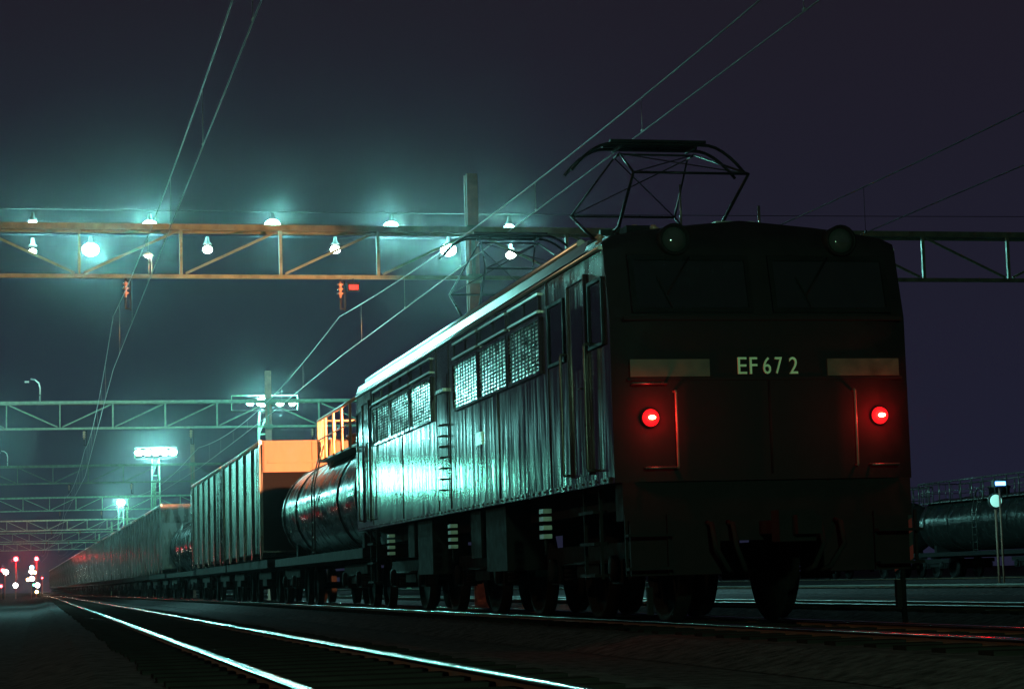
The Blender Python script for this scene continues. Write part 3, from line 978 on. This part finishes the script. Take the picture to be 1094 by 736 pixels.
def tank(L=13.0, r=1.08, cz=2.15, rail=True, walk_part=(-6.2, 6.2), M_WALK=M_WALK):
    t = empty('tank_wagon')
    h = L / 2 - .35
    prof = [(.02, -h)]
    for k in range(1, 7):
        a = PI / 2 * k / 6
        prof.append((r * math.sin(a), -h + .45 * (1 - math.cos(a))))
    prof += [(r, -h + 1.5), (r, 0), (r, h - 1.5)]
    for k in range(6, 0, -1):
        a = PI / 2 * k / 6
        prof.append((r * math.sin(a), h - .45 * (1 - math.cos(a))))
    prof.append((.02, h))
    MB().lathe(prof, 36, 'Y', (0, 0, cz)).build('tank', M_TANK, t)
    for y in (-h + .9, -h + 3.2, h - 3.2, h - .9):
        MB().lathe([(r + .002, y - .04), (r + .022, y - .04), (r + .022, y + .04), (r + .002, y + .04)], 36, 'Y', (0, 0, cz)).build('tank_band', M_TANK, t)
    MB().lathe([(.42, 0), (.42, .28), (.46, .29), (.46, .36), (.2, .42), (.02, .43)], 20, 'Z', (0, 0, cz + r - .05)).build('dome', M_TANK, t)
    MB().box(-1.2, 1.2, -L / 2, L / 2, .88, 1.05).box(-.15, .15, -L / 2 - .4, L / 2 + .4, .8, .95).build('underframe', M_UNDER, t)
    for y in (-h + 1.5, h - 1.5):
        MB().box(-.9, .9, y - .12, y + .12, 1.051, 1.35).build('saddle', M_UNDER, t)
    if rail:
        za = cz + r - .20
        y0, y1 = walk_part
        zt = za + .86
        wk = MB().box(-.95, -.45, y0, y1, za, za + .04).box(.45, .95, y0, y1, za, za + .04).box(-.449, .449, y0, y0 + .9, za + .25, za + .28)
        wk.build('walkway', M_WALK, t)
        rl = MB()
        for x in (-.95, .95):
            rl.tube([(x, y0, zt), (x, y1, zt)], .032, 8)
            rl.tube([(x, y0, za + .46), (x, y1, za + .46)], .016, 8)
            n = int((y1 - y0) / 1.0)
            for k in range(n + 1):
                y = y0 + (y1 - y0) * k / n
                rl.tube([(x, y, za), (x, y, zt)], .028, 8)
        for y in (y0, y1):
            rl.tube([(-.95, y, zt), (.95, y, zt)], .022, 8)
            rl.tube([(-.95, y, za + .46), (.95, y, za + .46)], .016, 8)
            for x in (-.6, -.3, 0, .3, .6):
                rl.tube([(x, y, za + .04), (x, y, zt)], .014, 6)
        # closer bars at the far side like a cage
        for k in range(5):
            y = y1 - .25 - k * .22
            rl.tube([(-.95, y, za), (-.95, y, zt)], .014, 6)
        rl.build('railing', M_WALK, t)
        vv = MB()
        ring = [(-.75 + 0, .3 + .35 * math.cos(a_ * PI / 10), za + .18 + .28 * math.sin(a_ * PI / 10)) for a_ in range(0, 21)]
        vv.tube(ring, .035, 8, cap=False)
        vv.build('valve_wheel', M_WALK, t)
        ld = MB()
        for x in (-1.16,):
            for yy in (-.2, .2):
                ld.tube([(x, yy, .9), (x, yy, cz + .4), (-.95, yy, za + .3)], .018, 6)
            for z in (1.1, 1.4, 1.7, 2.0, 2.3, 2.6):
                ld.tube([(x, -.2, z), (x, .2, z)], .012, 5)
        ld.build('ladder', M_HANDRAIL, t)
    for yy in (-L / 2 + 2.0, L / 2 - 2.0):
        bogie(t, yy, .85, .43)
    return t

def put(t, y0, L, label, cat, group):
    yc = y0 + L / 2
    dx = train_x(y0 + L) - train_x(y0)
    t.location = (train_x(yc), yc, 0)
    t.rotation_euler = (0, 0, math.atan2(-dx, L))
    tag(t, label, cat, group)

GW = 'freight wagons of the train'
tk = tank(13.6, 1.12, 2.02, True, (-6.2, .6))
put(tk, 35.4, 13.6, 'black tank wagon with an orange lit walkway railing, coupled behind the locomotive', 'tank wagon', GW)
h1 = ribbed(10.6, False, True)
put(h1, 51.0, 10.6, 'tall ribbed hopper wagon with a bright orange lit end wall', 'hopper wagon', GW)
h2 = ribbed(10.6, False)
put(h2, 62.3, 10.6, 'ribbed hopper wagon directly behind the one with the orange end wall', 'hopper wagon', GW)
tk2 = copy_tree(tk)
for c in list(tk2.children):
    if c.name.split('.')[0] in ('railing', 'walkway', 'valve_wheel'):
        bpy.data.objects.remove(c)
put(tk2, 74.2, 13.6, 'plain black tank wagon lower than its ribbed neighbours, midway down the train', 'tank wagon', GW)
hs = ribbed(10.6, True)
ords = ['first', 'second', 'third', 'fourth', 'fifth', 'sixth', 'seventh', 'eighth', 'ninth', 'tenth', 'eleventh', 'twelfth', 'thirteenth',
        'fourteenth', 'fifteenth', 'sixteenth', 'seventeenth', 'eighteenth', 'nineteenth', 'twentieth', 'twenty-first', 'twenty-second',
        'twenty-third', 'twenty-fourth']
y = 89.0
for i in range(24):
    o = hs if i == 0 else copy_tree(hs)
    put(o, y, 10.6, 'ribbed hopper wagon, ' + ords[i] + ' behind the plain black tank wagon', 'hopper wagon', GW)
    y += 11.5

# tank wagons parked far right
GR = 'tank wagons parked at far right'
ft = tank(12.6, 1.12, 2.2, True, (-5.8, 5.8), M_HANDRAIL)
ft.location = (37.9, 78.2, 0)
tag(ft, 'dark parked tank wagon at far right with a pale glint along its flank', 'tank wagon', GR)
ft2 = copy_tree(ft); ft2.location = (37.9, 92.6, 0)
tag(ft2, 'second dark parked tank wagon at far right, half hidden behind the locomotive', 'tank wagon', GR)
t = empty('marker_lamp', (34.9, 72.0, -.2))
tag(t, 'small blue marker lamp on a thin post beside the parked tank wagons', 'lamp')
MB().tube([(0, 0, 0), (0, 0, 3.55)], .04, 8).build('post', M_MAST, t)
MB().box(-.26, .26, -.1, .1, 3.551, 3.80).build('housing', M_LAMPBODY, t)
MB().box(-.20, .20, -.13, -.101, 3.60, 3.74).build('lens', G_BLUE, t)
t = empty('floodlight_post', (35.0, 72.6, -.2))  # glowing disc added to stand for a round glint by the wagons
tag(t, 'round greenish white lamp on a post at the right edge beside the tank wagons', 'lamp')
MB().tube([(0, 0, 0), (0, 0, 2.85)], .05, 8).build('post', M_MAST, t)
MB().lathe([(.2, .20), (.30, .02), (.31, -.05), (.27, -.06)], 20, 'Y', (0, 0, 3.05)).build('housing', M_LAMPBODY, t)
MB().lathe([(.265, -.045), (.2, -.08), (.02, -.10)], 20, 'Y', (0, 0, 3.05)).build('lens', glow('lit_dim_cyan_lens', (.30, .85, .72), 1.0), t)

# striped clearance post right of the locomotive
t = empty('clearance_post', (8.86, 20.6, -.2))
tag(t, 'low post with slanting red and black stripes beside the locomotive front', 'post')
MB().tube([(0, .05, 0), (0, .05, 1.5)], .03, 8).build('post', M_UNDER, t)
bd = MB(); bk = MB()
for k in range(6):
    z = .62 + k * .14
    (bd if k % 2 == 0 else bk).quad([(-.11, 0, z), (.11, 0, z + .14), (.11, 0, z + .28), (-.11, 0, z + .14)])
MB().box(-.11, .11, .003, .02, .70, 1.58).build('board', M_BLACK, t)
bd.build('red_stripes', M_RED, t)

# ------------------------------------------------------------------ far signals
def signal(x, y, label, lamps, h=None, cat='signal'):
    t = empty('signal_post', (x, y, -.2))
    tag(t, label, cat, 'signals at the far end of the yard')
    zt = max(l[1] for l in lamps) + .35
    MB().tube([(0, .15, 0), (0, .15, zt + .2)], .055, 8).build('post', M_MAST, t)
    for lx, lz, r, gm in lamps:
        hd = MB().lathe([(r * 1.25, .10), (r * 1.25, -.02), (r * 1.05, -.03)], 14, 'Y', (lx - x, 0, lz + .2)).build('lamp_head', M_FRAME, t)
        MB().lathe([(r, -.031), (r * .7, -.07), (.01, -.09)], 14, 'Y', (lx - x, 0, lz + .2)).build('lens', gm, hd)
signal(-2.43, 230, 'tall signal with a single red lamp, left of the dense light cluster', [(-2.43, 4.0, .24, G_REDSIG)])
signal(-.28, 230, 'signal with a single red lamp directly above the light cluster', [(-.28, 3.97, .20, G_REDSIG)])
signal(-.80, 229, 'signal mast stacked with white and blue lamps in the light cluster', [(-.77, 3.06, .20, G_CYAN), (-.83, 2.62, .22, G_WHITE), (-.75, 1.90, .24, G_WHITE), (-1.17, 1.78, .18, G_YELLOW)])
signal(-.35, 228, 'right hand signal mast of the light cluster, with yellow lamps', [(-.46, 2.51, .17, G_YELLOW), (-.20, 1.16, .24, G_WHITE), (-.56, 1.20, .12, G_GREEN), (-.27, .47, .17, G_YELLOW)])
signal(-2.43, 226, 'low signal with one white lamp near the left edge', [(-2.43, 1.20, .24, G_WHITE)])
signal(-3.60, 231, 'signal with a white and a red lamp at the left edge', [(-3.48, 2.64, .26, G_WHITE), (-3.82, 2.86, .20, G_REDSIG)])
signal(-3.86, 224, 'low signal with a faint red lamp at the left edge', [(-3.86, 1.16, .14, G_REDSIG)])
signal(.30, 232, 'small red signal lamp just right of the light cluster', [(.30, 1.94, .09, G_REDSIG)])
point('signal_light', (-.28, 229.5, 4.0), 700, (1, .02, .03), .15)
point('signal_light', (-2.43, 229.5, 4.0), 500, (1, .02, .03), .15)

# ------------------------------------------------------------------ haze added to give the lamps halos
hz = MB().box(-160, 160, -60, 700, -1.3, 30).build('haze', mat('unused', (1, 1, 1)))
tag(hz, kind='stuff')
m = bpy.data.materials.new('night_haze')
m.use_nodes = True
t = m.node_tree
t.nodes.clear()
o_ = t.nodes.new('ShaderNodeOutputMaterial')
v = t.nodes.new('ShaderNodeVolumePrincipled')
v.inputs['Color'].default_value = (.95, .97, 1, 1)
v.inputs['Density'].default_value = .00019
v.inputs['Anisotropy'].default_value = .980
m.cycles.volume_sampling = 'MULTIPLE_IMPORTANCE'
t.links.new(v.outputs[0], o_.inputs['Volume'])
hz.data.materials.clear()
hz.data.materials.append(m)
